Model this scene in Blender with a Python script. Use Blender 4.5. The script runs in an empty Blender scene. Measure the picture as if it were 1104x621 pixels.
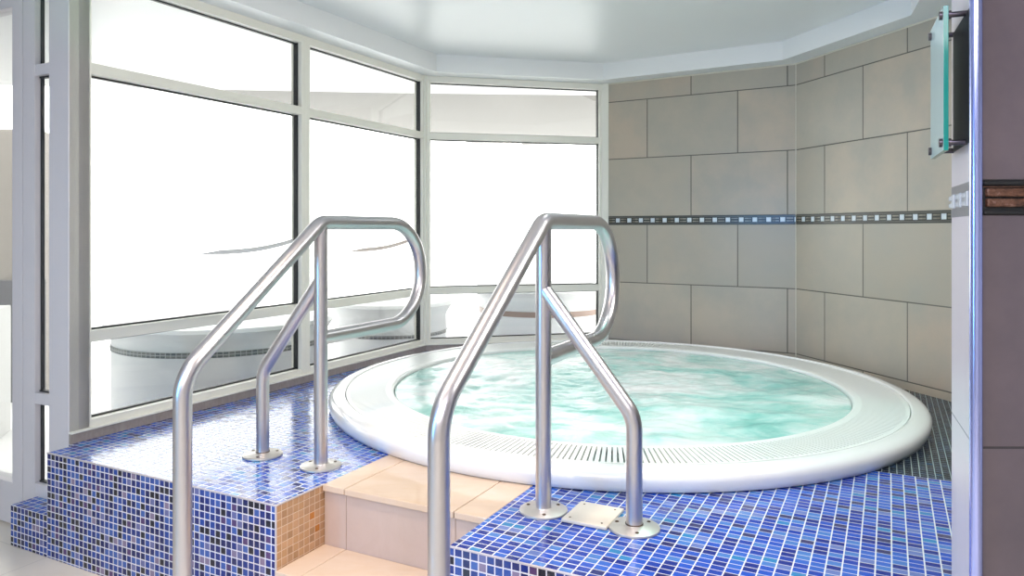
import bpy, bmesh, math, random
from mathutils import Vector, Matrix, noise
random.seed(7)
PI = math.pi
scene = bpy.context.scene
C = scene.collection

# ------------------------------------------------------------------ camera
ZC = 1.145
cam_d = bpy.data.cameras.new('camera')
cam = bpy.data.objects.new('camera', cam_d)
C.objects.link(cam)
cam.location = (0, 0, ZC)
cam.rotation_euler = (PI / 2, 0, 0)
cam_d.sensor_width = 36.0
cam_d.lens = 36.0 * 790.0 / 1104.0
cam_d.shift_y = -63.5 / 1104.0
cam_d.clip_start = 0.02
scene.camera = cam

# ------------------------------------------------------------------ world, lamps, exposure
WORLD_STRENGTH = 3.0
w = bpy.data.worlds.new('world')
scene.world = w
w.use_nodes = True
w.node_tree.nodes['Background'].inputs[0].default_value = (1.0, 0.99, 0.97, 1)
w.node_tree.nodes['Background'].inputs[1].default_value = WORLD_STRENGTH
scene.view_settings.view_transform = 'Standard'
scene.view_settings.look = 'None'
scene.view_settings.gamma = 1.0
scene.view_settings.exposure = 0.82
scene.view_settings.use_curve_mapping = False


def area(name, loc, target, sx, sy, power, col):
    d = bpy.data.lights.new(name, 'AREA')
    d.shape = 'RECTANGLE'
    d.size = sx
    d.size_y = sy
    d.energy = power
    d.color = col
    o = bpy.data.objects.new(name, d)
    C.objects.link(o)
    o.location = loc
    v = Vector(target) - Vector(loc)
    o.rotation_euler = v.to_track_quat('-Z', 'Y').to_euler()
    return o


def spot(name, loc, target, power, col, ang=60, size=0.04, blend=0.5):
    d = bpy.data.lights.new(name, 'SPOT')
    d.energy = power
    d.color = col
    d.spot_size = math.radians(ang)
    d.spot_blend = blend
    d.shadow_soft_size = size
    o = bpy.data.objects.new(name, d)
    C.objects.link(o)
    o.location = loc
    v = Vector(target) - Vector(loc)
    o.rotation_euler = v.to_track_quat('-Z', 'Y').to_euler()
    return o


area('room_fill_light', (-0.6, -0.6, 2.10), (-0.6, -0.5, 0), 2.6, 1.6, 55, (1.0, 0.97, 0.95))  # added unseen fill, brightens the room from behind the camera
spot('step_downlight', (-0.35, 1.55, 2.11), (-0.30, 2.0, 0.2), 42, (1.0, 0.80, 0.62), 70)
spot('rail_downlight', (-1.1, 1.1, 2.11), (-0.75, 2.0, 0.9), 16, (1.0, 0.84, 0.70), 60)
spot('blue_spotlight', (-1.6, 0.5, 1.3), (0.5, 1.9, 0.45), 24, (0.10, 0.36, 1.0), 80, 0.10)
spot('violet_spotlight', (0.35, -0.3, 2.05), (0.8, 1.8, 0.4), 9, (0.45, 0.4, 1.0), 75, 0.08)
spot('spa_fill_light', (0.9, 3.6, 2.22), (0.75, 3.6, 0.4), 26, (0.96, 1.0, 0.97), 125, 0.15, 1.0)  # added fill, brightens the tub rim and right-hand walls
spot('spa_fill_light', (0.5, 2.6, 2.22), (0.8, 2.9, 0.4), 18, (0.96, 0.98, 1.0), 120, 0.15, 1.0)  # second added fill above the tub
spot('green_spotlight', (-0.9, 1.5, 2.05), (-1.56, 2.75, 2.05), 5, (0.2, 1.0, 0.35), 26, 0.03, 0.8)
area('side_fill_light', (1.45, 1.65, 2.10), (-1.2, 3.4, 1.0), 0.5, 0.3, 22, (1.0, 0.96, 0.90))  # added out of view to brighten the window frames
area('blue_panel_light', (-2.3, 0.3, 1.0), (-0.3, 1.8, 0.6), 0.12, 0.9, 9, (0.15, 0.55, 1.0))
spot('aqua_spotlight', (0.9, 2.9, 2.20), (1.05, 2.4, 0.4), 16, (0.25, 1.0, 0.80), 60, 0.08)

# ------------------------------------------------------------------ helpers
TH = math.radians(27.2)
U = Vector((math.sin(TH), math.cos(TH)))      # away from the steps, along the window wall
V = Vector((math.cos(TH), -math.sin(TH)))     # along the front of the platform
A0 = Vector((-1.622, 2.557))                  # front left corner of the platform
DECK = 0.365
SOFF = 2.13
RECESS = 2.24
WU, WV = 0.096, -0.032                        # window corner in platform coordinates


def xy(u, v):
    return A0 + U * u + V * v


def uvof(p):
    d = Vector((p[0], p[1])) - A0
    return d.dot(U), d.dot(V)


W0 = xy(WU, WV)
P1 = xy(WU + 2.294, WV)
P2 = Vector((0.62, 4.97))
P3 = Vector((1.685, 4.35))
RDIR = Vector((0.29, -1)).normalized()
P4 = P3 + RDIR * 3.05
TUB = Vector((0.477, 3.445))


def obj(name, bm, mats, parent=None, smooth=False):
    me = bpy.data.meshes.new(name)
    bm.normal_update()
    bm.to_mesh(me)
    bm.free()
    o = bpy.data.objects.new(name, me)
    C.objects.link(o)
    if not isinstance(mats, (list, tuple)):
        mats = [mats]
    for m in mats:
        me.materials.append(m)
    if smooth:
        for p in me.polygons:
            p.use_smooth = True
        if smooth != 'all':
            try:
                me.set_sharp_from_angle(angle=math.radians(38))
            except Exception:
                pass
    if parent:
        o.parent = parent
        o.matrix_parent_inverse = Matrix.Translation(-Vector(parent.location))
    return o


def tag(o, label, cat, group=None):
    o['label'] = label
    o['category'] = cat
    if group:
        o['group'] = group
    return o


def empty(name, loc):
    o = bpy.data.objects.new(name, None)
    o.empty_display_size = 0.1
    o.location = loc
    C.objects.link(o)
    return o


def thing(name, label, cat, loc, group=None):
    return tag(empty(name, loc), label, cat, group)


def struct(o):
    o['kind'] = 'structure'
    return o


def bmnew():
    return bmesh.new()


def obox(bm, p, dx, dy, x0, x1, y0, y1, z0, z1, bev=0.0, mi=0):
    """box in a local frame: origin p (2D), axes dx, dy (2D unit vectors)"""
    vs = []
    for z in (z0, z1):
        for (a, b) in ((x0, y0), (x1, y0), (x1, y1), (x0, y1)):
            q = Vector(p) + Vector(dx) * a + Vector(dy) * b
            vs.append(bm.verts.new((q.x, q.y, z)))
    fs = [(0, 3, 2, 1), (4, 5, 6, 7), (0, 1, 5, 4), (1, 2, 6, 5), (2, 3, 7, 6), (3, 0, 4, 7)]
    faces = [bm.faces.new([vs[i] for i in f]) for f in fs]
    for f in faces:
        f.material_index = mi
    bmesh.ops.recalc_face_normals(bm, faces=faces)
    if bev:
        es = set()
        for f in faces:
            es.update(f.edges)
        r = bmesh.ops.bevel(bm, geom=list(es), offset=bev, segments=2, affect='EDGES', profile=0.6)
        for f in r['faces']:
            f.material_index = mi
    return faces


def prism(bm, pts, z0, z1, mi_top=0, mi_side=None, uvl=None, zref=0.0, side_fn=None):
    """vertical prism over a 2D polygon (world xy), uv in metres in the platform frame"""
    n = len(pts)
    ar = sum(pts[i][0] * pts[(i + 1) % n][1] - pts[(i + 1) % n][0] * pts[i][1] for i in range(n))
    if ar < 0:
        pts = pts[::-1]
    lo = [bm.verts.new((p[0], p[1], z0)) for p in pts]
    hi = [bm.verts.new((p[0], p[1], z1)) for p in pts]
    ft = bm.faces.new(hi)
    fb = bm.faces.new(lo[::-1])
    ft.material_index = mi_top
    fb.material_index = mi_top
    sides = []
    for i in range(n):
        j = (i + 1) % n
        f = bm.faces.new((lo[i], lo[j], hi[j], hi[i]))
        d = Vector(pts[j]) - Vector(pts[i])
        nn = Vector((d[1], -d[0])).normalized()
        f.material_index = side_fn(nn) if side_fn else (mi_top if mi_side is None else mi_side)
        sides.append((f, nn))
    if uvl:
        for l in ft.loops:
            u_, v_ = uvof(l.vert.co)
            l[uvl].uv = (v_, u_)
        for f, nn in sides:
            for l in f.loops:
                u_, v_ = uvof(l.vert.co)
                l[uvl].uv = ((v_ if abs(nn.dot(U)) > 0.7 else u_), l.vert.co.z - zref)


def clip(poly, p, n):
    """keep the side where (q-p).n <= 0"""
    out = []
    for i in range(len(poly)):
        a, b = poly[i], poly[(i + 1) % len(poly)]
        da, db = (a - p).dot(n), (b - p).dot(n)
        if da <= 0:
            out.append(a)
        if (da < 0 < db) or (db < 0 < da):
            out.append(a + (b - a) * (da / (da - db)))
    return out


def tube(bm, path, r, seg=24, cap=True):
    pts = [Vector(p) for p in path]
    n = len(pts)
    tang = []
    for i in range(n):
        a = pts[max(0, i - 1)]
        b = pts[min(n - 1, i + 1)]
        tang.append((b - a).normalized())
    ref = Vector((0, 0, 1)) if abs(tang[0].z) < 0.9 else Vector((1, 0, 0))
    nrm = (ref - tang[0] * ref.dot(tang[0])).normalized()
    rings = []
    for i in range(n):
        t = tang[i]
        nrm = (nrm - t * nrm.dot(t)).normalized()
        bn = t.cross(nrm)
        rings.append([bm.verts.new(pts[i] + (nrm * math.cos(2 * PI * k / seg) + bn * math.sin(2 * PI * k / seg)) * r) for k in range(seg)])
    for i in range(n - 1):
        for k in range(seg):
            k2 = (k + 1) % seg
            bm.faces.new((rings[i][k], rings[i][k2], rings[i + 1][k2], rings[i + 1][k]))
    if cap:
        bm.faces.new(rings[0][::-1])
        bm.faces.new(rings[-1])


def fillet(pts, rads, seg=12):
    pts = [Vector(p) for p in pts]
    out = [pts[0]]
    for i in range(1, len(pts) - 1):
        p, a, b = pts[i], pts[i - 1], pts[i + 1]
        d1, d2 = (a - p).normalized(), (b - p).normalized()
        ang = d1.angle(d2)
        r = rads[i - 1]
        t = r / math.tan(ang / 2)
        cdir = (d1 + d2).normalized()
        c = p + cdir * (r / math.sin(ang / 2))
        s = p + d1 * t - c
        e = p + d2 * t - c
        tot = s.angle(e)
        ax = s.cross(e).normalized()
        for k in range(seg + 1):
            out.append(c + Matrix.Rotation(tot * k / seg, 3, ax) @ s)
    out.append(pts[-1])
    return out


def lathe(bm, prof, centre, seg=192, close=False):
    rings = []
    for (r, z) in prof:
        rings.append([bm.verts.new((centre[0] + r * math.cos(2 * PI * k / seg), centre[1] + r * math.sin(2 * PI * k / seg), z)) for k in range(seg)])
    m = len(rings)
    for i in range(m if close else m - 1):
        a, b = rings[i], rings[(i + 1) % m]
        for k in range(seg):
            k2 = (k + 1) % seg
            bm.faces.new((a[k], a[k2], b[k2], b[k]))
    return rings


def disc(bm, c, prof, seg=32):
    rings = lathe(bm, prof, c, seg)
    bm.faces.new(rings[0][::-1])
    bm.faces.new(rings[-1])


# ------------------------------------------------------------------ materials
def mat(name, col=(0.8, 0.8, 0.8), rough=0.5, metal=0.0, **kw):
    m = bpy.data.materials.new(name)
    m.use_nodes = True
    b = m.node_tree.nodes['Principled BSDF']
    b.inputs['Base Color'].default_value = (*col, 1)
    b.inputs['Roughness'].default_value = rough
    b.inputs['Metallic'].default_value = metal
    for k, v in kw.items():
        b.inputs[k.replace('_', ' ')].default_value = v
    return m


class NT:
    def __init__(s, m):
        s.m = m
        s.t = m.node_tree
        s.bsdf = s.t.nodes['Principled BSDF']

    def n(s, typ, **kw):
        nd = s.t.nodes.new(typ)
        for k, v in kw.items():
            setattr(nd, k, v)
        return nd

    def l(s, a, b):
        s.t.links.new(a, b)

    def math(s, op, a, b=None, c=None):
        nd = s.n('ShaderNodeMath', operation=op)
        for i, x in enumerate((a, b, c)):
            if x is None:
                continue
            if isinstance(x, (int, float)):
                nd.inputs[i].default_value = x
            else:
                s.l(x, nd.inputs[i])
        return nd.outputs[0]

    def ramp(s, fac, stops, interp='LINEAR'):
        nd = s.n('ShaderNodeValToRGB')
        nd.color_ramp.interpolation = interp
        els = nd.color_ramp.elements
        while len(els) > 1:
            els.remove(els[-1])
        els[0].position = stops[0][0]
        els[0].color = (*stops[0][1], 1)
        for p, c in stops[1:]:
            e = els.new(p)
            e.color = (*c, 1)
        if fac is not None:
            s.l(fac, nd.inputs[0])
        return nd.outputs[0]

    def mix(s, fac, a, b):
        nd = s.n('ShaderNodeMix', data_type='RGBA')
        for sock, x in ((nd.inputs['Factor'], fac), (nd.inputs['A'], a), (nd.inputs['B'], b)):
            if isinstance(x, (int, float)):
                sock.default_value = x
            elif isinstance(x, tuple):
                sock.default_value = (*x, 1)
            else:
                s.l(x, sock)
        return nd.outputs['Result']

    def noise(s, scale, detail=4, vec=None, rough=0.5, dist=0.0):
        nd = s.n('ShaderNodeTexNoise')
        nd.inputs['Scale'].default_value = scale
        nd.inputs['Detail'].default_value = detail
        nd.inputs['Roughness'].default_value = rough
        nd.inputs['Distortion'].default_value = dist
        if vec is not None:
            s.l(vec, nd.inputs['Vector'])
        return nd.outputs['Fac']

    def uv(s):
        nd = s.n('ShaderNodeUVMap')
        sp = s.n('ShaderNodeSeparateXYZ')
        s.l(nd.outputs[0], sp.inputs[0])
        return sp.outputs[0], sp.outputs[1], nd.outputs[0]

    def obj(s):
        return s.n('ShaderNodeTexCoord').outputs['Object']


def tile_mat(name, pu, pv, gap, stops, grout, rough=0.1, bond=0.0, tilt=0.0, mottle=None, bump=0.5, coat=0.0, grough=0.6, depth=0.002, gap_v=None):
    """rectangular tiles pu x pv metres, a random colour per tile out of the ramp"""
    m = mat(name)
    t = NT(m)
    x, y, _ = t.uv()
    gap_v = gap_v or gap
    row = t.math('FLOOR', t.math('DIVIDE', y, pv))
    fy = t.math('SUBTRACT', t.math('DIVIDE', y, pv), row)
    par = t.math('MULTIPLY', t.math('FLOORED_MODULO', row, 2.0), bond)
    xs = t.math('ADD', t.math('DIVIDE', x, pu), par)
    col = t.math('FLOOR', xs)
    fx = t.math('SUBTRACT', xs, col)
    # distance from the joint in metres
    ex = t.math('MULTIPLY', t.math('MINIMUM', fx, t.math('SUBTRACT', 1.0, fx)), pu)
    ey = t.math('MULTIPLY', t.math('MINIMUM', fy, t.math('SUBTRACT', 1.0, fy)), pv)
    mx = t.math('GREATER_THAN', ex, gap / 2)
    my = t.math('GREATER_THAN', ey, gap_v / 2)
    mask = t.math('MULTIPLY', mx, my)
    cmb = t.n('ShaderNodeCombineXYZ')
    t.l(col, cmb.inputs[0])
    t.l(row, cmb.inputs[1])
    wn = t.n('ShaderNodeTexWhiteNoise', noise_dimensions='3D')
    t.l(cmb.outputs[0], wn.inputs[0])
    c = t.ramp(wn.outputs['Value'], stops, 'CONSTANT' if bond == 0 else 'LINEAR')
    if mottle:
        nz = t.noise(mottle[0], 6, t.obj(), 0.6)
        c = t.mix(t.ramp(nz, [(0.35, (0, 0, 0)), (0.7, (1, 1, 1))]), c, mottle[1]) if mottle[2] is None else \
            t.mix(t.math('MULTIPLY', t.ramp(nz, [(0.38, (0, 0, 0)), (0.68, (1, 1, 1))]), mottle[2]), c, mottle[1])
    fin = t.mix(mask, grout, c)
    t.l(fin, t.bsdf.inputs['Base Color'])
    t.l(t.math('ADD', t.math('MULTIPLY', mask, rough - grough), grough), t.bsdf.inputs['Roughness'])
    hgt = t.math('MULTIPLY', t.math('MINIMUM', t.math('DIVIDE', t.math('MINIMUM', ex, ey), gap), 1.0), 1.0)
    bp = t.n('ShaderNodeBump')
    bp.inputs['Strength'].default_value = bump
    bp.inputs['Distance'].default_value = depth
    t.l(hgt, bp.inputs['Height'])
    nrm = bp.outputs[0]
    if tilt:
        vm = t.n('ShaderNodeVectorMath', operation='SUBTRACT')
        t.l(wn.outputs['Color'], vm.inputs[0])
        vm.inputs[1].default_value = (0.5, 0.5, 0.5)
        vs = t.n('ShaderNodeVectorMath', operation='SCALE')
        t.l(vm.outputs[0], vs.inputs[0])
        vs.inputs['Scale'].default_value = tilt
        va = t.n('ShaderNodeVectorMath', operation='ADD')
        t.l(vs.outputs[0], va.inputs[0])
        t.l(nrm, va.inputs[1])
        vn = t.n('ShaderNodeVectorMath', operation='NORMALIZE')
        t.l(va.outputs[0], vn.inputs[0])
        nrm = vn.outputs[0]
    t.l(nrm, t.bsdf.inputs['Normal'])
    if coat:
        t.bsdf.inputs['Coat Weight'].default_value = coat
        t.bsdf.inputs['Coat Roughness'].default_value = 0.14
    return m


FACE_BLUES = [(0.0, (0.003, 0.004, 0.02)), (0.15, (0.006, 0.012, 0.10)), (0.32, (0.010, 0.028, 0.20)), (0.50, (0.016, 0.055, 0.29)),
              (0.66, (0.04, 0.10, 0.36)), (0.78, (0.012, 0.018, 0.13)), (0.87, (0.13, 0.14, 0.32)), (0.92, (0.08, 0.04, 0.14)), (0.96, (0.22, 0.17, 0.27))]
TOP_BLUES = [(0.0, (0.004, 0.02, 0.22)), (0.14, (0.007, 0.04, 0.34)), (0.34, (0.012, 0.07, 0.46)), (0.54, (0.025, 0.11, 0.50)), (0.72, (0.05, 0.17, 0.50)),
             (0.82, (0.012, 0.02, 0.14)), (0.88, (0.11, 0.17, 0.44)), (0.95, (0.02, 0.19, 0.44))]
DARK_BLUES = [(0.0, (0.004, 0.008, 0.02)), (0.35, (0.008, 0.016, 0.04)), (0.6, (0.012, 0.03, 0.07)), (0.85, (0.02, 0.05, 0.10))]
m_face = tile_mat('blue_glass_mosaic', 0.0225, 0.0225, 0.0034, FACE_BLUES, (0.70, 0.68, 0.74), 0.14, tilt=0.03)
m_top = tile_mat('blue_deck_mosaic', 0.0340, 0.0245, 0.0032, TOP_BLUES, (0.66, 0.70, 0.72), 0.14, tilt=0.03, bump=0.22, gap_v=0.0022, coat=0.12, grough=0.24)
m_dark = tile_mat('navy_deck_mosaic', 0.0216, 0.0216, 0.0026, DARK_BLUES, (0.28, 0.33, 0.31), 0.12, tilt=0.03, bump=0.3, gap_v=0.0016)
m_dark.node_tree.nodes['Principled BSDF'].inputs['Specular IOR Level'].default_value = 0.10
m_beige_mosaic = tile_mat('beige_mosaic', 0.0225, 0.0225, 0.0026, [(0.0, (0.46, 0.27, 0.14)), (0.3, (0.50, 0.30, 0.17)), (0.6, (0.42, 0.25, 0.14)), (0.85, (0.36, 0.21, 0.11)), (0.97, (0.45, 0.17, 0.03))],
                          (0.62, 0.45, 0.33), 0.2, tilt=0.02)
m_wall = tile_mat('grey_wall_tile', 0.583, 0.385, 0.006, [(0.0, (0.39, 0.35, 0.285)), (0.4, (0.45, 0.40, 0.325)), (0.7, (0.50, 0.42, 0.33)), (1.0, (0.44, 0.37, 0.30))],
                  (0.11, 0.105, 0.09), 0.32, bond=0.5, mottle=(3.6, (0.36, 0.345, 0.30), 0.8), bump=0.3)
m_wall_near = tile_mat('dim_violet_lit_tile', 0.583, 0.385, 0.004, [(0.0, (0.135, 0.108, 0.122)), (1.0, (0.15, 0.12, 0.132))],
                       (0.04, 0.035, 0.04), 0.4, bond=0.5, mottle=(9.0, (0.10, 0.082, 0.095), 0.7), bump=0.3)  # dim violet light painted into the tile colour
m_floor = tile_mat('cream_floor_tile', 0.60, 0.60, 0.004, [(0.0, (0.78, 0.71, 0.62)), (1.0, (0.82, 0.75, 0.66))], (0.50, 0.45, 0.40), 0.18, bond=0.001,
                   mottle=(3.0, (0.58, 0.55, 0.50), 0.4), bump=0.2)


def stone_mat(name, c1, c2, rough, sc=6.0, bump=0.05):
    m = mat(name, c1, rough)
    t = NT(m)
    mp = t.n('ShaderNodeMapping')
    t.l(t.obj(), mp.inputs[0])
    mp.inputs['Scale'].default_value = (1, 2.5, 1)
    nz = t.noise(sc, 6, mp.outputs[0], 0.6, 0.6)
    t.l(t.mix(t.ramp(nz, [(0.3, (0, 0, 0)), (0.7, (1, 1, 1))]), c1, c2), t.bsdf.inputs['Base Color'])
    bp = t.n('ShaderNodeBump')
    bp.inputs['Strength'].default_value = bump
    bp.inputs['Distance'].default_value = 0.003
    t.l(nz, bp.inputs['Height'])
    t.l(bp.outputs[0], t.bsdf.inputs['Normal'])
    return m


m_step = stone_mat('beige_step_stone', (0.68, 0.54, 0.42), (0.64, 0.48, 0.35), 0.08)
m_riser = stone_mat('pink_beige_riser_stone', (0.56, 0.44, 0.38), (0.51, 0.39, 0.33), 0.25)
m_grout = mat('step_grout', (0.34, 0.24, 0.18), 0.7)
m_frame = mat('painted_window_frame', (0.80, 0.785, 0.71), 0.35)
m_doorframe = mat('painted_door_frame', (0.64, 0.61, 0.64), 0.35)
m_gasket = mat('black_gasket', (0.012, 0.013, 0.015), 0.5)
m_skirt = stone_mat('grey_brown_skirting', (0.36, 0.31, 0.28), (0.27, 0.23, 0.21), 0.35, 30)
m_ceil = mat('satin_ceiling_paint', (0.84, 0.845, 0.85), 0.36)
m_ceil.node_tree.nodes['Principled BSDF'].inputs['Specular IOR Level'].default_value = 0.5
m_soff = mat('soffit_paint', (0.83, 0.84, 0.85), 0.35)
m_white = mat('white_paint', (0.78, 0.78, 0.78), 0.6)
m_bead = mat('cream_bead', (0.62, 0.60, 0.52), 0.5)
m_shell = mat('white_acrylic', (0.80, 0.81, 0.81), 0.16)
m_shell.node_tree.nodes['Principled BSDF'].inputs['Coat Weight'].default_value = 0.4
m_grate = mat('white_grate_plastic', (0.76, 0.79, 0.77), 0.32)
m_chan = mat('channel_plastic', (0.30, 0.38, 0.35), 0.4)
m_black = mat('gap_black', (0.010, 0.010, 0.013), 0.5)
m_screw = mat('dark_screw', (0.07, 0.035, 0.02), 0.5, 0.6)
m_cover = mat('cream_cover', (0.66, 0.60, 0.52), 0.25)
m_stand = mat('dark_steel', (0.10, 0.09, 0.10), 0.3, 0.9)
m_flange = mat('flange_steel', (0.66, 0.63, 0.60), 0.42, 0.85)
m_chrome = mat('blue_lit_trim', (0.42, 0.48, 0.92), 0.18, 1.0)  # blue LED glow painted into the metal colour

# brushed stainless steel
m_steel = mat('brushed_steel', (0.60, 0.59, 0.60), 0.22, 1.0)
t = NT(m_steel)
nz = t.noise(26, 5, t.obj(), 0.6)
t.l(t.math('ADD', t.math('MULTIPLY', nz, 0.05), 0.28), t.bsdf.inputs['Roughness'])
t.l(t.mix(nz, (0.57, 0.55, 0.57), (0.61, 0.59, 0.61)), t.bsdf.inputs['Base Color'])

# window glass: clear pane, mirror-like only by its Fresnel
m_glass = bpy.data.materials.new('clear_glass')
m_glass.use_nodes = True
nt = m_glass.node_tree
nt.nodes.clear()
out = nt.nodes.new('ShaderNodeOutputMaterial')
mx = nt.nodes.new('ShaderNodeMixShader')
tr = nt.nodes.new('ShaderNodeBsdfTransparent')
tr.inputs[0].default_value = (0.97, 0.985, 0.98, 1)
gl = nt.nodes.new('ShaderNodeBsdfGlossy')
gl.inputs['Roughness'].default_value = 0.0
lw = nt.nodes.new('ShaderNodeLayerWeight')
lw.inputs['Blend'].default_value = 0.5
pw = nt.nodes.new('ShaderNodeMath')
pw.operation = 'POWER'
pw.inputs[1].default_value = 5.0
ml = nt.nodes.new('ShaderNodeMath')
ml.operation = 'MULTIPLY_ADD'
ml.inputs[1].default_value = 0.96
ml.inputs[2].default_value = 0.04
nt.links.new(lw.outputs['Facing'], pw.inputs[0])
nt.links.new(pw.outputs[0], ml.inputs[0])
nt.links.new(ml.outputs[0], mx.inputs[0])
nt.links.new(tr.outputs[0], mx.inputs[1])
nt.links.new(gl.outputs[0], mx.inputs[2])
nt.links.new(mx.outputs[0], out.inputs[0])

m_gpanel = mat('pale_green_glass', (0.62, 0.80, 0.76), 0.05)
m_gedge = mat('teal_glass_edge', (0.008, 0.26, 0.21), 0.08)
m_frost = mat('frosted_strip', (0.60, 0.60, 0.62), 0.5, 0.0, Alpha=0.85)
m_frost_tan = mat('tan_strip', (0.60, 0.50, 0.46), 0.5, 0.0, Alpha=0.85)

# decorative border: dark listello with white glass squares and double tan bars
m_border = mat('listello', (0.05, 0.05, 0.05), 0.25)
t = NT(m_border)
x, y, _ = t.uv()
fx = t.math('FRACT', t.math('DIVIDE', x, 0.081))
def band(v, a, b):
    return t.math('MULTIPLY', t.math('GREATER_THAN', v, a), t.math('LESS_THAN', v, b))
sq = t.math('MULTIPLY', band(fx, 0.33, 0.67), band(y, 0.0145, 0.0415))
bars = t.math('MULTIPLY', t.math('SUBTRACT', 1.0, band(fx, 0.25, 0.75)), t.math('ADD', band(y, 0.0165, 0.0235), band(y, 0.0325, 0.0395)))
lines = t.math('ADD', band(y, 0.006, 0.009), band(y, 0.047, 0.050))
wn = t.n('ShaderNodeTexWhiteNoise', noise_dimensions='1D')
t.l(t.math('FLOOR', t.math('DIVIDE', x, 0.081)), wn.inputs['W'])
c = t.mix(lines, (0.022, 0.025, 0.022), (0.15, 0.15, 0.13))
c = t.mix(bars, c, t.mix(wn.outputs['Value'], (0.13, 0.115, 0.08), (0.30, 0.29, 0.25)))
c = t.mix(sq, c, (0.60, 0.67, 0.72))
t.l(c, t.bsdf.inputs['Base Color'])

m_brown_relief = mat('brown_relief', (0.12, 0.06, 0.035), 0.35)
t = NT(m_brown_relief)
nz = t.noise(70, 5, t.obj(), 0.7)
t.l(t.ramp(nz, [(0.35, (0.03, 0.012, 0.008)), (0.55, (0.13, 0.055, 0.03)), (0.75, (0.36, 0.24, 0.20))]), t.bsdf.inputs['Base Color'])
bp = t.n('ShaderNodeBump')
bp.inputs['Strength'].default_value = 0.8
bp.inputs['Distance'].default_value = 0.004
t.l(nz, bp.inputs['Height'])
t.l(bp.outputs[0], t.bsdf.inputs['Normal'])

# foaming water
m_water = mat('foaming_water', (0.5, 0.8, 0.78), 0.16)
t = NT(m_water)
mp = t.n('ShaderNodeMapping')
t.l(t.obj(), mp.inputs[0])
mp.inputs['Scale'].default_value = (1.0, 1.35, 1.0)
nz = t.noise(2.3, 7, mp.outputs[0], 0.55, 0.9)
nz2 = t.noise(9.0, 7, mp.outputs[0], 0.65, 0.8)
mixv = t.math('ADD', t.math('MULTIPLY', nz, 0.78), t.math('MULTIPLY', nz2, 0.22))
col = t.ramp(mixv, [(0.35, (0.18, 0.48, 0.43)), (0.43, (0.32, 0.60, 0.555)), (0.50, (0.48, 0.69, 0.655)), (0.57, (0.66, 0.77, 0.75)), (0.68, (0.80, 0.83, 0.82))])
t.l(col, t.bsdf.inputs['Base Color'])
bp = t.n('ShaderNodeBump')
bp.inputs['Strength'].default_value = 0.30
bp.inputs['Distance'].default_value = 0.015
t.l(t.math('ADD', nz2, nz), bp.inputs['Height'])
t.l(bp.outputs[0], t.bsdf.inputs['Normal'])
t.bsdf.inputs['Specular IOR Level'].default_value = 0.4

# ------------------------------------------------------------------ floor and outside ground
bm = bmnew()
uvl = bm.loops.layers.uv.new('uv')
room = [W0 + V * -0.2 + U * 0.03, xy(WU, WV - 3.2), Vector((-4.4, 3.6)), Vector((-4.4, -2.9)), Vector((2.75, -2.9)), Vector((2.75, 1.45)), Vector((1.0, 2.4)), W0 + U * 0.2]
prism(bm, [Vector((p[0], p[1])) for p in room], -0.05, 0.0, 0, None, uvl)
struct(obj('floor', bm, m_floor))

m_ground = mat('outside_paving', (0.75, 0.75, 0.74), 0.8)
bm = bmnew()
obox(bm, (0, 0), (1, 0), (0, 1), -14, 12, 0.0, 18, -0.40, -0.30)
g = struct(obj('ground', bm, m_ground))

# ------------------------------------------------------------------ ceiling with its raised octagonal recess
def inset_pt(a, b, c, d):
    """offset corner b of the polyline a-b-c inwards (towards the tub) by d"""
    d1, d2 = (b - a).normalized(), (c - b).normalized()
    n1, n2 = Vector((d1.y, -d1.x)), Vector((d2.y, -d2.x))
    k = (n1 + n2).normalized()
    return b + k * (d / k.dot(n1))


IN = 0.125
q0 = xy(0.55, WV + IN)
q1 = inset_pt(W0, P1, P2, IN)
q2 = inset_pt(P1, P2, P3, IN)
q3 = inset_pt(P2, P3, P4, IN)
q4 = q3 + RDIR * 0.93
q5 = q4 + Vector((-0.36, -0.93)) * 1.0
q6 = Vector((-0.25, 2.15))
rec = [q0, q1, q2, q3, q4, q5, q6]
outer = [Vector(p) for p in ((-4.6, 4.9), (-0.9, 5.3), (0.7, 5.4), (2.6, 5.2), (2.9, -3.0), (0.5, -3.0), (-4.6, -3.0))]
bm = bmnew()
n = len(rec)
ri = [bm.verts.new((p.x, p.y, SOFF)) for p in rec]
ro = [bm.verts.new((p.x, p.y, SOFF)) for p in outer]
rt = [bm.verts.new((p.x, p.y, RECESS)) for p in rec]
ot = [bm.verts.new((p.x, p.y, RECESS + 0.15)) for p in outer]
ORD = [0, 1, 2, 3, 4, 5, 6]
for i in range(n):
    j = (i + 1) % n
    f = bm.faces.new((ri[i], ri[j], ro[j], ro[i]))
    f.material_index = 1
    f = bm.faces.new((ri[i], rt[i], rt[j], ri[j]))
    f.material_index = 1
    f = bm.faces.new((ro[i], ro[j], ot[j], ot[i]))
    f.material_index = 1
f = bm.faces.new(rt)
f.material_index = 0
bm.faces.new(ot)
bmesh.ops.recalc_face_normals(bm, faces=bm.faces[:])
struct(obj('ceiling', bm, [m_ceil, m_soff]))

# ------------------------------------------------------------------ tiled walls
def wall_seg(bm, uvl, a, b, z0, z1, uoff, thick, mi=0, vref=0.0, out=None):
    """wall slab from a to b, room side on the line a-b, thickness to the outside"""
    d = (b - a).normalized()
    nn = out if out is not None else Vector((-d.y, d.x))
    L = (b - a).length
    fs = obox(bm, a, d, nn, 0, L, 0, thick, z0, z1, 0, mi)
    for f in fs:
        for l in f.loops:
            q = Vector((l.vert.co.x, l.vert.co.y)) - a
            l[uvl].uv = (q.dot(d) - uoff, l.vert.co.z - vref)


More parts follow.
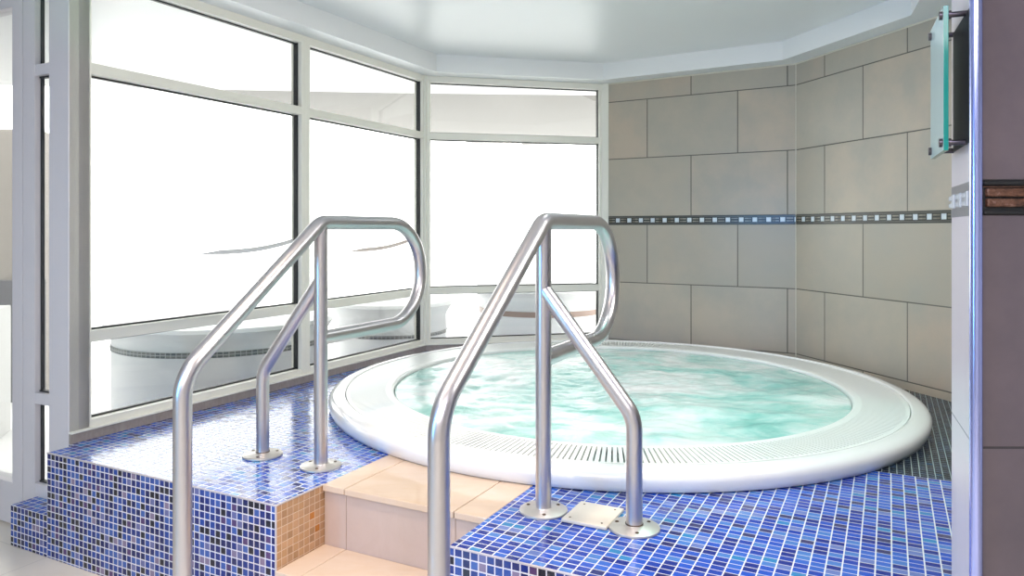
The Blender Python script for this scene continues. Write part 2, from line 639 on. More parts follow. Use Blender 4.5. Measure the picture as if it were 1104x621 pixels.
def tiled_wall(name, a, b, uoff, z0=0.0, m=m_wall, ext=0.0):
    bm = bmnew()
    uvl = bm.loops.layers.uv.new('uv')
    wall_seg(bm, uvl, a, b, z0, 1.175, uoff, 0.12, 0, 1.175)
    wall_seg(bm, uvl, a, b, 1.23, SOFF, uoff, 0.12, 0, 1.23)
    w_ = struct(obj(name, bm, m))
    bm = bmnew()
    uvl = bm.loops.layers.uv.new('uv')
    d = (b - a).normalized()
    nn = Vector((-d.y, d.x))
    wall_seg(bm, uvl, a - nn * 0.002, b - nn * 0.002, 1.175, 1.23, 0.03, 0.10, 0, 1.175, nn)
    obj('border_strip', bm, m_border, w_)
    bm = bmnew()
    wall_top = SOFF - 0.001
    obox(bm, a, d, nn, 0, (b - a).length, -0.004, 0.01, wall_top - 0.008, wall_top)
    obj('ceiling_bead', bm, m_bead, w_)
    return w_


d23 = (P3 - P2).normalized()
tiled_wall('wall_back', P2 + d23 * 0.035, P3, 0.602 - 0.035)
tiled_wall('wall_right', P3, P4, 0.248)
bm = bmnew()
obox(bm, P3, Vector((1, 0)), Vector((0, 1)), -0.002, 0.004, -0.004, 0.002, DECK, SOFF)
struct(obj('trim_1', bm, m_bead))

# near partition: pale return face (with the glass panel), polished corner, tiled front; light painted into all three colours
J0 = Vector((0.752, 1.19))
J1 = Vector((0.852, 1.42))
jd = (J1 - J0).normalized()
PRE = Vector((2.75, 1.19))
m_jamb = tile_mat('window_lit_return_tile', 0.9, 0.385, 0.003, [(0.0, (0.74, 0.66, 0.67)), (1.0, (0.78, 0.70, 0.70))], (0.35, 0.32, 0.33), 0.3, bond=0.01, mottle=(6, (0.70, 0.62, 0.64), 0.4), bump=0.2)  # glancing window light put into the pale tile colour
bm = bmnew()
uvl = bm.loops.layers.uv.new('uv')
for z0, z1, vr in ((0.0, 1.168, 1.175), (1.224, SOFF, 1.224)):
    foot = [J0, J1, Vector((2.75, 1.42)), PRE]
    lo = [bm.verts.new((p.x, p.y, z0)) for p in foot]
    hi = [bm.verts.new((p.x, p.y, z1)) for p in foot]
    for i in range(4):
        j = (i + 1) % 4
        f = bm.faces.new((lo[i], lo[j], hi[j], hi[i]))
        f.material_index = 1 if i == 0 else 0
        e = (foot[j] - foot[i]).normalized()
        for l in f.loops:
            q = Vector((l.vert.co.x, l.vert.co.y)) - foot[i]
            l[uvl].uv = (q.dot(e) + (0.35 if i == 0 else 0.2), l.vert.co.z - vr)
    bm.faces.new(hi)
    bm.faces.new(lo[::-1])
bmesh.ops.recalc_face_normals(bm, faces=bm.faces[:])
wn_ = struct(obj('wall_near', bm, [m_wall_near, m_jamb]))
bm = bmnew()
fx0 = Vector((J0.x + 0.012, J0.y))
ex_, ey_ = Vector((1, 0)), Vector((0, 1))
obox(bm, fx0, ex_, ey_, 0, 1.98, 0.0, 0.02, 1.1675, 1.2245, 0, 0)
obox(bm, fx0, ex_, ey_, 0, 1.98, -0.005, 0.02, 1.2165, 1.2225, 0.002, 0)
obox(bm, fx0, ex_, ey_, 0, 1.98, -0.005, 0.02, 1.1690, 1.1745, 0.002, 0)
obj('dark_border', bm, m_gasket, wn_)
bm = bmnew()
obox(bm, fx0, ex_, ey_, 0.004, 1.98, -0.007, 0.02, 1.1975, 1.2110, 0.003, 0)
obox(bm, fx0, ex_, ey_, 0.004, 1.98, -0.007, 0.02, 1.1810, 1.1945, 0.003, 0)
obox(bm, fx0, ex_, ey_, 0.0, 1.98, -0.003, 0.02, 1.2128, 1.2142, 0, 0)
obj('brown_relief_band', bm, m_brown_relief, wn_)
m_jborder = mat('sheen_listello', (0.20, 0.19, 0.20), 0.3)  # white sheen mixed into the border's colour
bm = bmnew()
jn = Vector((-jd.y, jd.x))
obox(bm, J0, jd, -jn, 0.006, 0.245, -0.0015, 0.004, 1.1675, 1.2245)
obj('sheen_border', bm, m_jborder, wn_)
bm = bmnew()
for k in range(3):
    a = 0.05 + 0.075 * k
    obox(bm, J0, jd, -jn, a, a + 0.026, -0.004, 0.003, 1.184, 1.210, 0.001)
    obox(bm, J0, jd, -jn, a + 0.034, a + 0.066, -0.003, 0.003, 1.200, 1.208, 0.001)
    obox(bm, J0, jd, -jn, a + 0.034, a + 0.066, -0.003, 0.003, 1.186, 1.194, 0.001)
obj('white_inlay', bm, mat('white_glass_inlay', (0.66, 0.68, 0.72), 0.2), wn_)
bm = bmnew()
tube(bm, [(J0.x + 0.001, J0.y - 0.001, 0.0), (J0.x + 0.001, J0.y - 0.001, SOFF - 0.002)], 0.0095, 16)
struct(obj('trim_2', bm, m_chrome, None, True))

# unseen room sides behind the camera, plain painted
bm = bmnew()
uvl = bm.loops.layers.uv.new('uv')
obox(bm, (0, 0), (1, 0), (0, 1), -4.5, 2.87, -3.0, -2.9, 0, SOFF)
struct(obj('wall_front', bm, m_white))
bm = bmnew()
obox(bm, (0, 0), (1, 0), (0, 1), 2.75, 2.87, -2.9, 1.42, 0, SOFF)
struct(obj('wall_entrance', bm, m_white))
bm = bmnew()
obox(bm, (0, 0), (1, 0), (0, 1), -4.5, -4.4, -2.9, 4.1, 0, SOFF)
struct(obj('wall_left', bm, m_white))
bm = bmnew()
obox(bm, W0, -V, U, 1.35, 3.3, 0.0, 0.1, 0, SOFF)
struct(obj('wall_door_side', bm, m_white))

# ------------------------------------------------------------------ windows
FRD = 0.07      # frame depth


def bay(name, a, b, x0, x1, zs, out, mframe=m_frame, face_l=0.03, face_r=0.03, z_base=DECK + 0.04, z_top=SOFF, gask=True, rail=0.042, bot=0.030, top=0.04, gl=0.038, gd=0.026, frd=FRD):
    """glazed bay between x0 and x1 along a->b; zs = centre heights of the cross rails. out = outward unit vector"""
    d = (b - a).normalized()
    w_ = struct(empty(name, (*(a + d * ((x0 + x1) / 2)), z_base)))
    bm = bmnew()
    z_lo, z_hi = z_base + bot, z_top - top
    obox(bm, a, d, out, x0, x0 + face_l, 0, frd, z_base, z_top, 0.002)
    obox(bm, a, d, out, x1 - face_r, x1, 0, frd, z_base, z_top, 0.002)
    obox(bm, a, d, out, x0 + face_l - 0.001, x1 - face_r + 0.001, 0.001, frd, z_base, z_lo, 0.002)
    obox(bm, a, d, out, x0 + face_l - 0.001, x1 - face_r + 0.001, 0.001, frd, z_hi, z_top, 0.002)
    for z in zs:
        obox(bm, a, d, out, x0 + face_l - 0.001, x1 - face_r + 0.001, 0.001, frd - 0.005, z - rail / 2, z + rail / 2, 0.002)
    obj('window_frame', bm, mframe, w_)
    edges = [z_lo] + [e for z in zs for e in (z - rail / 2, z + rail / 2)] + [z_hi]
    for k in range(0, len(edges), 2):
        zl, zh = edges[k], edges[k + 1]
        g0, g1 = x0 + face_l, x1 - face_r
        bm = bmnew()
        vs = [a + d * g0 + out * 0.040, a + d * g1 + out * 0.040]
        obox(bm, a, d, out, g0 + 0.001, g1 - 0.001, gl, gl + 0.006, zl + 0.001, zh - 0.001)
        gp = obj('glass_pane', bm, m_glass, w_)
        bm = bmnew()
        gk = 0.006
        obox(bm, a, d, out, g0, g0 + gk, gl - 0.004, gl + 0.012, zl, zh)
        obox(bm, a, d, out, g1 - gk, g1, gl + 0.012 - gd, gl + 0.012, zl, zh)
        obox(bm, a, d, out, g0, g1, gl - 0.004, gl + 0.012, zl, zl + gk)
        obox(bm, a, d, out, g0, g1, gl - 0.004, gl + 0.012, zh - gk, zh)
        obj('gasket', bm, m_gasket, w_)
    return w_


OUTL = -V
ZT, ZM = 1.745, 0.745
win1 = bay('window_1', W0, P1, 0.0, 1.215, (ZM, ZT), OUTL, face_l=0.085, face_r=0.030)
win2 = bay('window_2', W0, P1, 1.215, 2.300, (ZM, ZT), OUTL, face_l=0.030, face_r=0.025)
o12 = Vector((-(P2 - P1).y, (P2 - P1).x)).normalized()
win3 = bay('window_3', P1, P2, 0.0, (P2 - P1).length + 0.005, (ZM + 0.004, ZT), o12, face_l=0.03, face_r=0.035)
# corner post, door-side face
bm = bmnew()
obox(bm, W0, -V, U, 0.0, 0.117, -0.002, 0.08, 0.0, SOFF, 0.003)
struct(obj('trim_3', bm, m_doorframe))
bm = bmnew()
obox(bm, P1, U, V, -0.01, 0.05, -0.05, 0.012, DECK, SOFF, 0.004)
struct(obj('trim_4', bm, m_frame))
bm = bmnew()
obox(bm, P2, d23, Vector((-d23.y, d23.x)), -0.03, 0.038, -0.006, 0.08, DECK, SOFF, 0.004)
struct(obj('trim_5', bm, m_frame))
# skirting tiles under the window frames
bm = bmnew()
obox(bm, W0, U, V, 0.0, 2.30, -0.05, 0.012, DECK, DECK + 0.036, 0.002)
struct(obj('baseboard_left', bm, m_skirt))
bm = bmnew()
d12 = (P2 - P1).normalized()
obox(bm, P1, d12, -o12, 0.0, (P2 - P1).length, -0.05, 0.012, DECK, DECK + 0.036, 0.002)
struct(obj('baseboard_back', bm, m_skirt))
for nm, a_, d_, o_, L_ in (('trim_6', W0, U, -V, 2.3), ('trim_7', P1, d12, o12, 1.2)):
    bm = bmnew()
    obox(bm, a_, d_, -o_, 0.0, L_, -0.04, 0.018, DECK + 0.036, DECK + 0.043, 0.002)
    struct(obj(nm, bm, m_frame))

# sidelight beside the door and the door itself
win4 = bay('window_4', W0, W0 - V, 0.117, 0.285, (0.51, 1.742), U, m_doorframe, face_l=0.004, face_r=0.074, z_base=0.0, bot=0.19, top=0.05, gl=0.022, gd=0.012, frd=0.034)
door = struct(empty('door_1', (*(W0 - V * 0.8), 0)))
bm = bmnew()
DR0, DR1 = 0.290, 1.33
obox(bm, W0, -V, U, DR0, DR0 + 0.065, 0.0, 0.06, 0.0, SOFF, 0.003)
obox(bm, W0, -V, U, DR1 - 0.1, DR1, 0.0, 0.06, 0.0, SOFF, 0.003)
obox(bm, W0, -V, U, DR0 + 0.06, DR1 - 0.09, 0.0, 0.06, 0.01, 0.17, 0.003)
obox(bm, W0, -V, U, DR0 + 0.06, DR1 - 0.09, 0.0, 0.06, 2.00, SOFF, 0.003)
obj('door_frame', bm, m_doorframe, door)
bm = bmnew()
obox(bm, W0, -V, U, DR0 + 0.066, DR0 + 0.078, 0.006, 0.05, 0.17, 2.00, 0.002)
obj('glazing_bead', bm, m_doorframe, door)
bm = bmnew()
obox(bm, W0, -V, U, DR0 + 0.06, DR1 - 0.1, 0.025, 0.031, 0.17, 2.00)
obj('glass_pane', bm, m_glass, door)
bm = bmnew()
obox(bm, W0, -V, U, DR1 - 0.08, DR1 - 0.06, -0.05, 0.0, 0.9, 1.2, 0.004)
obj('door_handle', bm, m_steel, door)

# curved manifestation strips stuck on the glass
def strip(parent, a, d, out, x0, x1, z0, zmid, z1, h, m):
    bm = bmnew()
    N = 24
    prev = None
    for i in range(N + 1):
        s = i / N
        x = x0 + (x1 - x0) * s
        z = (1 - s) ** 2 * z0 + 2 * s * (1 - s) * zmid + s * s * z1
        hh = h * min(1.0, 4 * s + 0.15)
        p = a + d * x + out * 0.037
        q = a + d * x + out * 0.0355
        cur = [bm.verts.new((*p, z)), bm.verts.new((*p, z + hh)), bm.verts.new((*q, z + hh)), bm.verts.new((*q, z))]
        if prev:
            for k in range(4):
                bm.faces.new((prev[k], prev[(k + 1) % 4], cur[(k + 1) % 4], cur[k]))
        else:
            bm.faces.new(cur)
        prev = cur
    bm.faces.new(prev[::-1])
    bmesh.ops.recalc_face_normals(bm, faces=bm.faces[:])
    return obj('glass_strip', bm, m, parent)


strip(win1, W0, U, OUTL, 0.60, 1.16, 1.035, 1.015, 1.075, 0.022, m_frost)
strip(win2, W0, U, OUTL, 1.60, 2.22, 1.02, 1.00, 1.075, 0.022, m_frost_tan)

# ------------------------------------------------------------------ outside: canopy, solid forms added for reflections in the glass, distant wall
m_canopy = mat('outside_canopy_paint', (0.25, 0.24, 0.23), 0.8)
bm = bmnew()
obox(bm, W0, U, OUTL, -1.0, 9.0, 0.12, 3.2, 2.50, 2.60)
struct(obj('trim_8', bm, m_canopy))
bm = bmnew()
obox(bm, P1, d12, o12, 0.1, 6.0, 0.12, 4.0, 2.62, 2.72)
struct(obj('trim_9', bm, m_canopy))

m_reflect = mat('pale_reflection', (0.88, 0.89, 0.90), 0.5)
m_bband = tile_mat('grey_reflection_band', 0.03, 0.02, 0.004, [(0.0, (0.10, 0.11, 0.12)), (0.5, (0.16, 0.16, 0.16))], (0.45, 0.45, 0.45), 0.3)
m_tband = mat('tan_reflection_band', (0.36, 0.25, 0.21), 0.4)


def reflection_form(cx, cy, rad, z0, z1, b0, b1, mband, label, a0=0.0, a1=2 * PI):  # solid outside the glass, added to imitate a reflection in the pane
    th = thing('curved_reflection', label, 'reflection_form', (cx, cy, z0), None)
    N = 64
    lip = 0.05
    prof = [(0.03, z0), (rad - 0.03, z0), (rad, z0 + 0.05), (rad, z1 - 0.10), (rad + lip * 0.6, z1 - 0.05), (rad + lip, z1 - 0.02), (rad + lip * 0.7, z1), (0.03, z1)]
    bm = bmnew()
    rings = []
    for i in range(N + 1):
        a = a0 + (a1 - a0) * i / N
        rings.append([bm.verts.new((cx + r_ * math.cos(a), cy + r_ * math.sin(a), z)) for r_, z in prof])
    for i in range(N):
        for k in range(len(prof)):
            k2 = (k + 1) % len(prof)
            bm.faces.new((rings[i][k], rings[i + 1][k], rings[i + 1][k2], rings[i][k2]))
    bm.faces.new(rings[0])
    bm.faces.new(rings[-1][::-1])
    bmesh.ops.recalc_face_normals(bm, faces=bm.faces[:])
    obj('reflection_body', bm, m_reflect, th, True)
    bm = bmnew()
    uvl = bm.loops.layers.uv.new('uv')
    rings = []
    for i in range(N + 1):
        a = a0 + (a1 - a0) * (0.02 + 0.96 * i / N)
        rings.append([bm.verts.new((cx + r_ * math.cos(a), cy + r_ * math.sin(a), z)) for r_, z in ((rad - 0.01, b0), (rad + 0.006, b0), (rad + 0.006, b1), (rad - 0.01, b1))])
    for i in range(N):
        for k in range(4):
            k2 = (k + 1) % 4
            f = bm.faces.new((rings[i][k], rings[i + 1][k], rings[i + 1][k2], rings[i][k2]))
            for l in f.loops:
                aa = math.atan2(l.vert.co.y - cy, l.vert.co.x - cx) % (2 * PI)
                l[uvl].uv = (aa * rad, l.vert.co.z)
    bmesh.ops.recalc_face_normals(bm, faces=bm.faces[:])
    obj('band', bm, mband, th, True)
    return th


def outp(al, d):
    p = W0 + U * al + OUTL * d
    return p.x, p.y


bc = outp(1.62, 1.05)
reflection_form(bc[0], bc[1], 0.62, -0.30, 0.60, 0.445, 0.475, m_bband, 'curved pale form with a grey mosaic band, standing in for a reflection in the large left window')
bc = outp(2.95, 0.75)
reflection_form(bc[0], bc[1], 0.42, -0.30, 0.60, 0.36, 0.385, m_bband, 'rounded pale form standing in for a reflection in the narrow window between large window and corner')
pb = P1 + d12 * 1.05 + o12 * 1.0
reflection_form(pb.x, pb.y, 0.50, -0.30, 0.69, 0.49, 0.53, m_tband, 'curved pale form with a tan band, standing in for a reflection in the back window')

# building across the yard seen through the door
bm = bmnew()
obox(bm, (-5.6, 5.6), Vector((0.94, 0.34)).normalized(), Vector((-0.34, 0.94)).normalized(), -0.6, 1.75, 0, 2.0, -0.3, 1.98, 0.02)
wl_ = obj('yard_wall', bm, mat('beige_render', (0.24, 0.22, 0.20), 0.8))
tag(wl_, 'plain beige wall in the yard seen through the glass door', 'wall')

bm = bmnew()
obox(bm, (-5.6, 5.6), Vector((0.94, 0.34)).normalized(), Vector((-0.34, 0.94)).normalized(), -0.6, 1.76, -0.02, 0.01, -0.3, 0.72, 0.004)
pl_ = obj('plinth', bm, mat('grey_plinth', (0.11, 0.11, 0.12), 0.8), None)
pl_.parent = wl_
bm = bmnew()
obox(bm, (-4.3, 4.7), Vector((0.94, 0.34)).normalized(), Vector((-0.34, 0.94)).normalized(), -0.3, 0.85, 0, 0.3, -0.3, 0.60, 0.01)
lw_ = obj('garden_wall', bm, mat('white_render', (0.55, 0.55, 0.54), 0.8))
tag(lw_, 'low white wall in the yard in front of the beige wall, seen through the glass door', 'low wall')

# ------------------------------------------------------------------ spa platform
room_clip = [(W0 + V * 0.0, -V), (P1, o12), (P2, Vector((-d23.y, d23.x))), (P3, Vector((-RDIR.y, RDIR.x)))]


def rect(u0, u1, v0, v1):
    p = [xy(u0, v0), xy(u0, v1), xy(u1, v1), xy(u1, v0)]
    for a, nn in room_clip:
        p = clip(p, a, nn)
    q = clip(p, Vector((0.852, 1.42)), Vector((0, -1))) if v1 > 2.6 else p
    return q if len(q) > 2 else p


plat = thing('spa_platform', 'raised blue mosaic platform with beige stone steps that surrounds the round whirlpool', 'platform', (*xy(1.0, 1.4), 0))
SV0, SV1 = 1.075, 1.650
bm = bmnew()
uvl = bm.loops.layers.uv.new('uv')


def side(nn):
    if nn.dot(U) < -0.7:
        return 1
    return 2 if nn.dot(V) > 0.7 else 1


def deck_piece(u0, u1, v0, v1, top):
    p = [xy(u0, v0), xy(u0, v1), xy(u1, v1), xy(u1, v0)]
    for a, nn in room_clip:
        p = clip(p, a, nn)
    if len(p) > 2:
        prism(bm, p, 0.0, DECK, top, None, uvl, DECK, side)


deck_piece(0.0, 3.2, 0.0, SV0, 0)
deck_piece(WU, 3.2, -0.05, 0.0, 0)
deck_piece(1.105, 3.2, SV0, 1.9, 0)
deck_piece(0.0, 1.105, SV1, 1.9, 0)
# right of the steps: front part, then the navy tiles behind
p = [xy(0, 1.9), xy(0, 3.6), xy(1.105, 3.6), xy(1.105, 1.9)]
p = clip(p, J1, Vector((0, -1))) if False else p
p = clip(p, Vector((2.6, 0)), Vector((1, 0)))
# keep left of the partition's return face and behind its back
hp = [xy(0, 1.9)]
front_hit = None
# intersection of the front line with the return face line
den = V.x * jd.y - V.y * jd.x
s_ = ((J0 - xy(0, 0)).x * jd.y - (J0 - xy(0, 0)).y * jd.x) / den
fh = xy(0, s_)
right_at = P3 + RDIR * ((P3.y - 1.42) / -RDIR.y)
s2 = uvof(right_at)
poly = [xy(0, 1.9), fh, J1, Vector((right_at.x, 1.42))]
# where the wall meets u = 1.105
tt = (1.105 - uvof(P3)[0]) / RDIR.dot(U)
wr = P3 + RDIR * tt
poly += [wr, xy(1.105, 1.9)]
prism(bm, poly, 0.0, DECK, 0, None, uvl, DECK, side)
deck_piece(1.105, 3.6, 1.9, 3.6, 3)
# low mosaic block at the far left
prism(bm, [xy(0, -0.22), xy(0, 0.0), xy(WU - 0.003, 0.0), xy(WU - 0.003, -0.22)], 0.0, 0.145, 0, None, uvl, 0.145, lambda nn: 1)
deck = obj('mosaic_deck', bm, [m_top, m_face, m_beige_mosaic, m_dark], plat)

# grout-coloured nosing line along the platform's front edges
bm = bmnew()
m_nose = mat('nosing_grout', (0.50, 0.46, 0.48), 0.5)
tube(bm, [(*xy(0.001, 0.0), DECK - 0.001), (*xy(0.001, SV0), DECK - 0.001)], 0.003, 8)
obj('nosing', bm, m_nose, plat)
bm = bmnew()
tube(bm, [(*xy(0.0, SV0 - 0.001), DECK - 0.001), (*xy(0.2, SV0 - 0.001), DECK - 0.001)], 0.003, 8)
obj('nosing', bm, m_nose, plat)
bm = bmnew()
tube(bm, [(*xy(0.001, SV1), DECK - 0.001), (*fh, DECK - 0.001)], 0.003, 8)
obj('nosing', bm, m_nose, plat)
bm = bmnew()
tube(bm, [(*xy(0.001, SV0 - 0.001), 0), (*xy(0.001, SV0 - 0.001), DECK)], 0.003, 8)
obj('nosing', bm, m_nose, plat)

# stone steps
bm = bmnew()
LV = [SV0 + 0.001, SV0 + 0.085, SV1 - 0.105, SV1 - 0.001]
for k in range(3):
    a, b = LV[k] + (0.0015 if k else 0), LV[k + 1] - (0.0015 if k < 2 else 0)
    obox(bm, A0, U, V, 0.190, 1.105, a, b, DECK - 0.018, DECK + 0.001, 0.0025)
obj('landing_slab', bm, m_step, plat)
bm = bmnew()
for k in range(3):
    a, b = LV[k] + (0.001 if k else 0), LV[k + 1] - (0.001 if k < 2 else 0)
    obox(bm, A0, U, V, 0.200, 0.23, a, b, 0.0, DECK - 0.0195, 0.001)
for k in range(3):
    a, b = LV[k] + (0.001 if k else 0), LV[k + 1] - (0.001 if k < 2 else 0)
    obox(bm, A0, U, V, 0.004, 0.03, a, b, 0.0, 0.163, 0.001)
obj('stone_riser', bm, m_riser, plat)
bm = bmnew()
for k in range(3):
    a, b = LV[k] + (0.001 if k else 0), LV[k + 1] - (0.001 if k < 2 else 0)
    obox(bm, A0, U, V, -0.004, 0.199, a, b, 0.164, 0.182, 0.0025)
obj('step_tread', bm, m_step, plat)
bm = bmnew()
obox(bm, A0, U, V, 0.202, 1.1, SV0 + 0.002, SV1 - 0.002, 0.0, DECK - 0.002)
obox(bm, A0, U, V, 0.006, 0.2, SV0 + 0.002, SV1 - 0.002, 0.0, 0.178)
obj('step_core', bm, m_grout, plat)

# ------------------------------------------------------------------ whirlpool
tub = thing('whirlpool_tub', 'large round white whirlpool bath with slotted overflow rim set on the blue mosaic platform', 'hot tub', (TUB.x, TUB.y, DECK))
RZ = 0.436
prof = [(1.282, DECK + 0.001), (1.292, DECK + 0.005), (1.297, DECK + 0.020), (1.301, DECK + 0.036), (1.300, DECK + 0.048), (1.292, DECK + 0.059), (1.276, DECK + 0.067),
        (1.255, RZ - 0.001), (1.240, RZ), (1.2315, RZ - 0.001), (1.229, RZ - 0.006), (1.226, RZ - 0.030)]
bm = bmnew()
lathe(bm, prof, TUB, 256)
obj('rim_shell', bm, m_shell, tub, 'all')
bm = bmnew()
lathe(bm, [(1.226, RZ - 0.030), (1.040, RZ - 0.030)], TUB, 128)
obj('overflow_channel', bm, m_chan, tub)
GZ = RZ - 0.005
bm = bmnew()
lathe(bm, [(1.055, GZ - 0.012), (1.055, GZ), (1.032, GZ), (1.024, GZ - 0.002), (1.020, GZ - 0.008), (1.018, DECK + 0.002)], TUB, 256)
lathe(bm, [(1.226, GZ - 0.012), (1.226, GZ), (1.2105, GZ), (1.2105, GZ - 0.012)], TUB, 256)
NB = 400
for k in range(NB):
    a = 2 * PI * (k + 0.5) / NB
    dr = Vector((math.cos(a), math.sin(a)))
    dt = Vector((-dr.y, dr.x))
    wi, wo = 0.0059, 0.0066
    q = [TUB + dr * 1.055 - dt * wi, TUB + dr * 1.055 + dt * wi, TUB + dr * 1.2105 + dt * wo, TUB + dr * 1.2105 - dt * wo]
    hi = [bm.verts.new((p.x, p.y, GZ)) for p in q]
    lo = [bm.verts.new((p.x, p.y, GZ - 0.012)) for p in q]
    bm.faces.new(hi)
    for i in (1, 3):
        j = (i + 1) % 4
        bm.faces.new((lo[i], lo[j], hi[j], hi[i]))
    for i in (0, 2):
        j = (i + 1) % 4
        bm.faces.new((lo[i], lo[j], hi[j], hi[i]))
bmesh.ops.recalc_face_normals(bm, faces=bm.faces[:])
obj('overflow_grate', bm, m_grate, tub)

bm = bmnew()
NR, NA = 90, 200
WZ = 0.416
rings = []
for i in range(1, NR + 1):
    r = 1.016 * i / NR
    ring = []
    for k in range(NA):
        a = 2 * PI * k / NA
        x, y = r * math.cos(a), r * math.sin(a)
        fall = min(1.0, (1.016 - r) / 0.12)
        p = Vector((x * 2.6, y * 3.0, 3.1))
        hgt = noise.fractal(p, 0.7, 2.1, 5) * 0.013 + noise.noise(Vector((x * 13, y * 16, 7.7))) * 0.003 + noise.noise(Vector((x * 30, y * 34, 1.7))) * 0.002
        ring.append(bm.verts.new((TUB.x + x, TUB.y + y, WZ + 0.001 + hgt * (0.12 + 0.88 * fall) + 0.004 * fall)))
    rings.append(ring)
c0 = bm.verts.new((TUB.x, TUB.y, WZ))
for k in range(NA):
    bm.faces.new((c0, rings[0][k], rings[0][(k + 1) % NA]))
for i in range(NR - 1):
    for k in range(NA):
        k2 = (k + 1) % NA
        bm.faces.new((rings[i][k], rings[i + 1][k], rings[i + 1][k2], rings[i][k2]))
lo = [bm.verts.new((v.co.x, v.co.y, DECK + 0.003)) for v in rings[-1]]
for k in range(NA):
    k2 = (k + 1) % NA
    bm.faces.new((rings[-1][k], lo[k], lo[k2], rings[-1][k2]))
bm.faces.new(lo[::-1])
wtr = obj('bubbling_water', bm, m_water, None, 'all')
tag(wtr, 'turquoise foaming water bubbling inside the round white whirlpool', 'water')
wtr['kind'] = 'stuff'

# ------------------------------------------------------------------ stainless handrails
def handrail(base, sgn, label):
    """base: 2D foot of the upright on the deck; the brace foot stands sgn*0.26 along V"""
    th = thing('handrail', label, 'handrail', (base.x, base.y, DECK + 0.0005), 'stainless steel handrails of the whirlpool steps')

    def q(s, z, v=0.0):
        p = base + U * s + V * v
        return Vector((p.x, p.y, z))
    R = 0.0240
    top = ZC + 0.022
    zb = ZC - 0.387
    zl = ZC - 0.358
    rl = (top - zl) / 2
    path = fillet([q(-0.53, 0.004), q(-0.53, zb), q(0, top), q(0.385 + rl, top), q(0.385 + rl, zl), q(0.0, zl)],
                  [0.13, 0.075, rl - 0.001, rl - 0.001], 16)
    bm = bmnew()
    tube(bm, path, R, 28)
    obj('rail_tube', bm, m_steel, th, True)
    bm = bmnew()
    tube(bm, [q(0, DECK + 0.004), q(0, top - 0.008)], R * 0.92, 28)
    obj('upright', bm, m_steel, th, True)
    bm = bmnew()
    tube(bm, fillet([q(0, DECK + 0.004, 0.26 * sgn), q(0, ZC - 0.49, 0.26 * sgn), q(0, ZC - 0.165, 0.0)], [0.10], 14), R * 0.90, 28)
    obj('brace', bm, m_steel, th, True)
    for (s, v, z) in ((0, 0, DECK), (0, 0.26 * sgn, DECK), (-0.53, 0, 0.0)):
        c = q(s, 0, v)
        bm = bmnew()
        disc(bm, c, [(0.066, z + 0.0005), (0.067, z + 0.002), (0.0665, z + 0.006), (0.064, z + 0.0075), (0.030, z + 0.0105), (0.024, z + 0.012), (0.0235, z + 0.013)], 48)
        fl = obj('base_flange', bm, m_flange, th, True)
        for a in (0.5, 2.6, 4.7):
            bm = bmnew()
            cc = (c.x + 0.048 * math.cos(a), c.y + 0.048 * math.sin(a))
            disc(bm, cc, [(0.0050, z + 0.007), (0.0050, z + 0.0100), (0.0035, z + 0.0108)], 12)
            obj('screw', bm, m_screw, fl)
    bm = bmnew()
    c = q(0, 0, 0.26 * sgn)
    disc(bm, c, [(0.0235, DECK + 0.0125), (0.0235, DECK + 0.0150), (0.020, DECK + 0.016)], 32)
    obj('rust_ring', bm, m_screw, th)
    return th


handrail(Vector((-0.628, 2.407)), -1, 'looped steel handrail left of the steps, its brace foot towards the windows')
handrail(Vector((0.087, 2.027)), 1, 'looped steel handrail right of the steps, nearest the viewer, beside the cream cover plate')

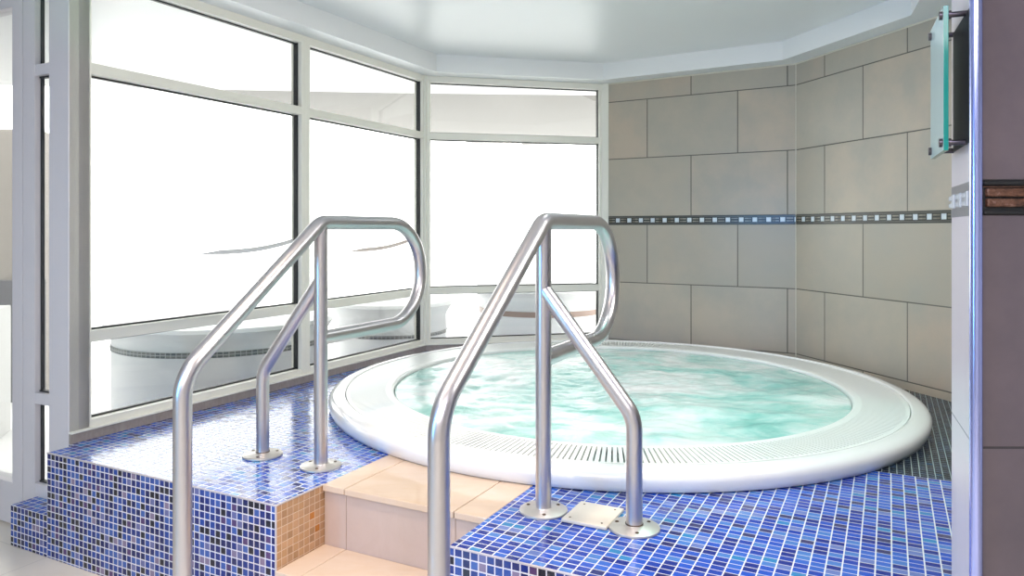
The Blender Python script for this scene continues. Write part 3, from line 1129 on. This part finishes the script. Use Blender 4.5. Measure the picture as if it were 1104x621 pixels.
# cream cover plate between the two feet of the right handrail
def dk(px, py):
    Y = (ZC - DECK) * 790 / (py - 247.0)
    return Vector(((px - 552) * Y / 790, Y))
cp = thing('cover_plate', 'small square cream cover plate screwed to the blue deck between the handrail feet', 'cover plate', (0.20, 1.99, DECK))
bm = bmnew()
obox(bm, (0.130, 1.95), V, U, 0.0, 0.127, 0.0, 0.145, DECK + 0.001, DECK + 0.010, 0.003)
obj('plate', bm, m_cover, cp)
for (a, b) in ((0.018, 0.02), (0.108, 0.02), (0.018, 0.124), (0.108, 0.124)):
    bm = bmnew()
    c = Vector((0.130, 1.95)) + V * a + U * b
    disc(bm, c, [(0.003, DECK + 0.009), (0.003, DECK + 0.0107), (0.002, DECK + 0.0111)], 10)
    obj('screw', bm, m_screw, cp)

# ------------------------------------------------------------------ glass panel on standoffs at the partition
gn = Vector((-jd.y, jd.x))           # towards the pool side (away from the partition)
G0 = J0 + jd * 0.055 + gn * 0.034    # near lower edge of the glass
sign = thing('glass_sign', 'clear glass panel with teal edges on steel standoffs fixed to the pale wall end', 'sign', (*(J0 + jd * 0.13), 1.26))
gz0, gz1 = ZC + 0.135, ZC + 0.383
GW = 0.175
bm = bmnew()
obox(bm, G0, jd, gn, 0.0, GW, -0.004, 0.004, gz0, gz1, 0.0008)
for f in bm.faces:
    nn = f.normal
    f.material_index = 0 if abs(Vector((nn.x, nn.y)).dot(gn)) > 0.7 else 1
bm.normal_update()
for f in bm.faces:
    f.material_index = 0 if abs(Vector((f.normal.x, f.normal.y)).dot(gn)) > 0.7 else 1
obj('glass_sheet', bm, [m_gpanel, m_gedge], sign)
bm = bmnew()
obox(bm, J0, jd, gn, 0.020, 0.205, 0.001, 0.004, gz0 + 0.01, gz1 - 0.015, 0.001)
obj('black_gap_sheet', bm, m_black, sign)  # thin black sheet between the glass and the wall
for a in (0.012, GW - 0.012):
    for z in (gz0 + 0.014, gz1 - 0.014):
        bm = bmnew()
        c = G0 + jd * a
        tube(bm, [(*(c - gn * 0.033), z), (*(c + gn * 0.004), z)], 0.005, 14)
        tube(bm, [(*(c + gn * 0.004), z), (*(c + gn * 0.009), z)], 0.0075, 14)
        tube(bm, [(*(c - gn * 0.009), z), (*(c - gn * 0.004), z)], 0.0075, 14)
        obj('standoff', bm, m_stand, sign, True)
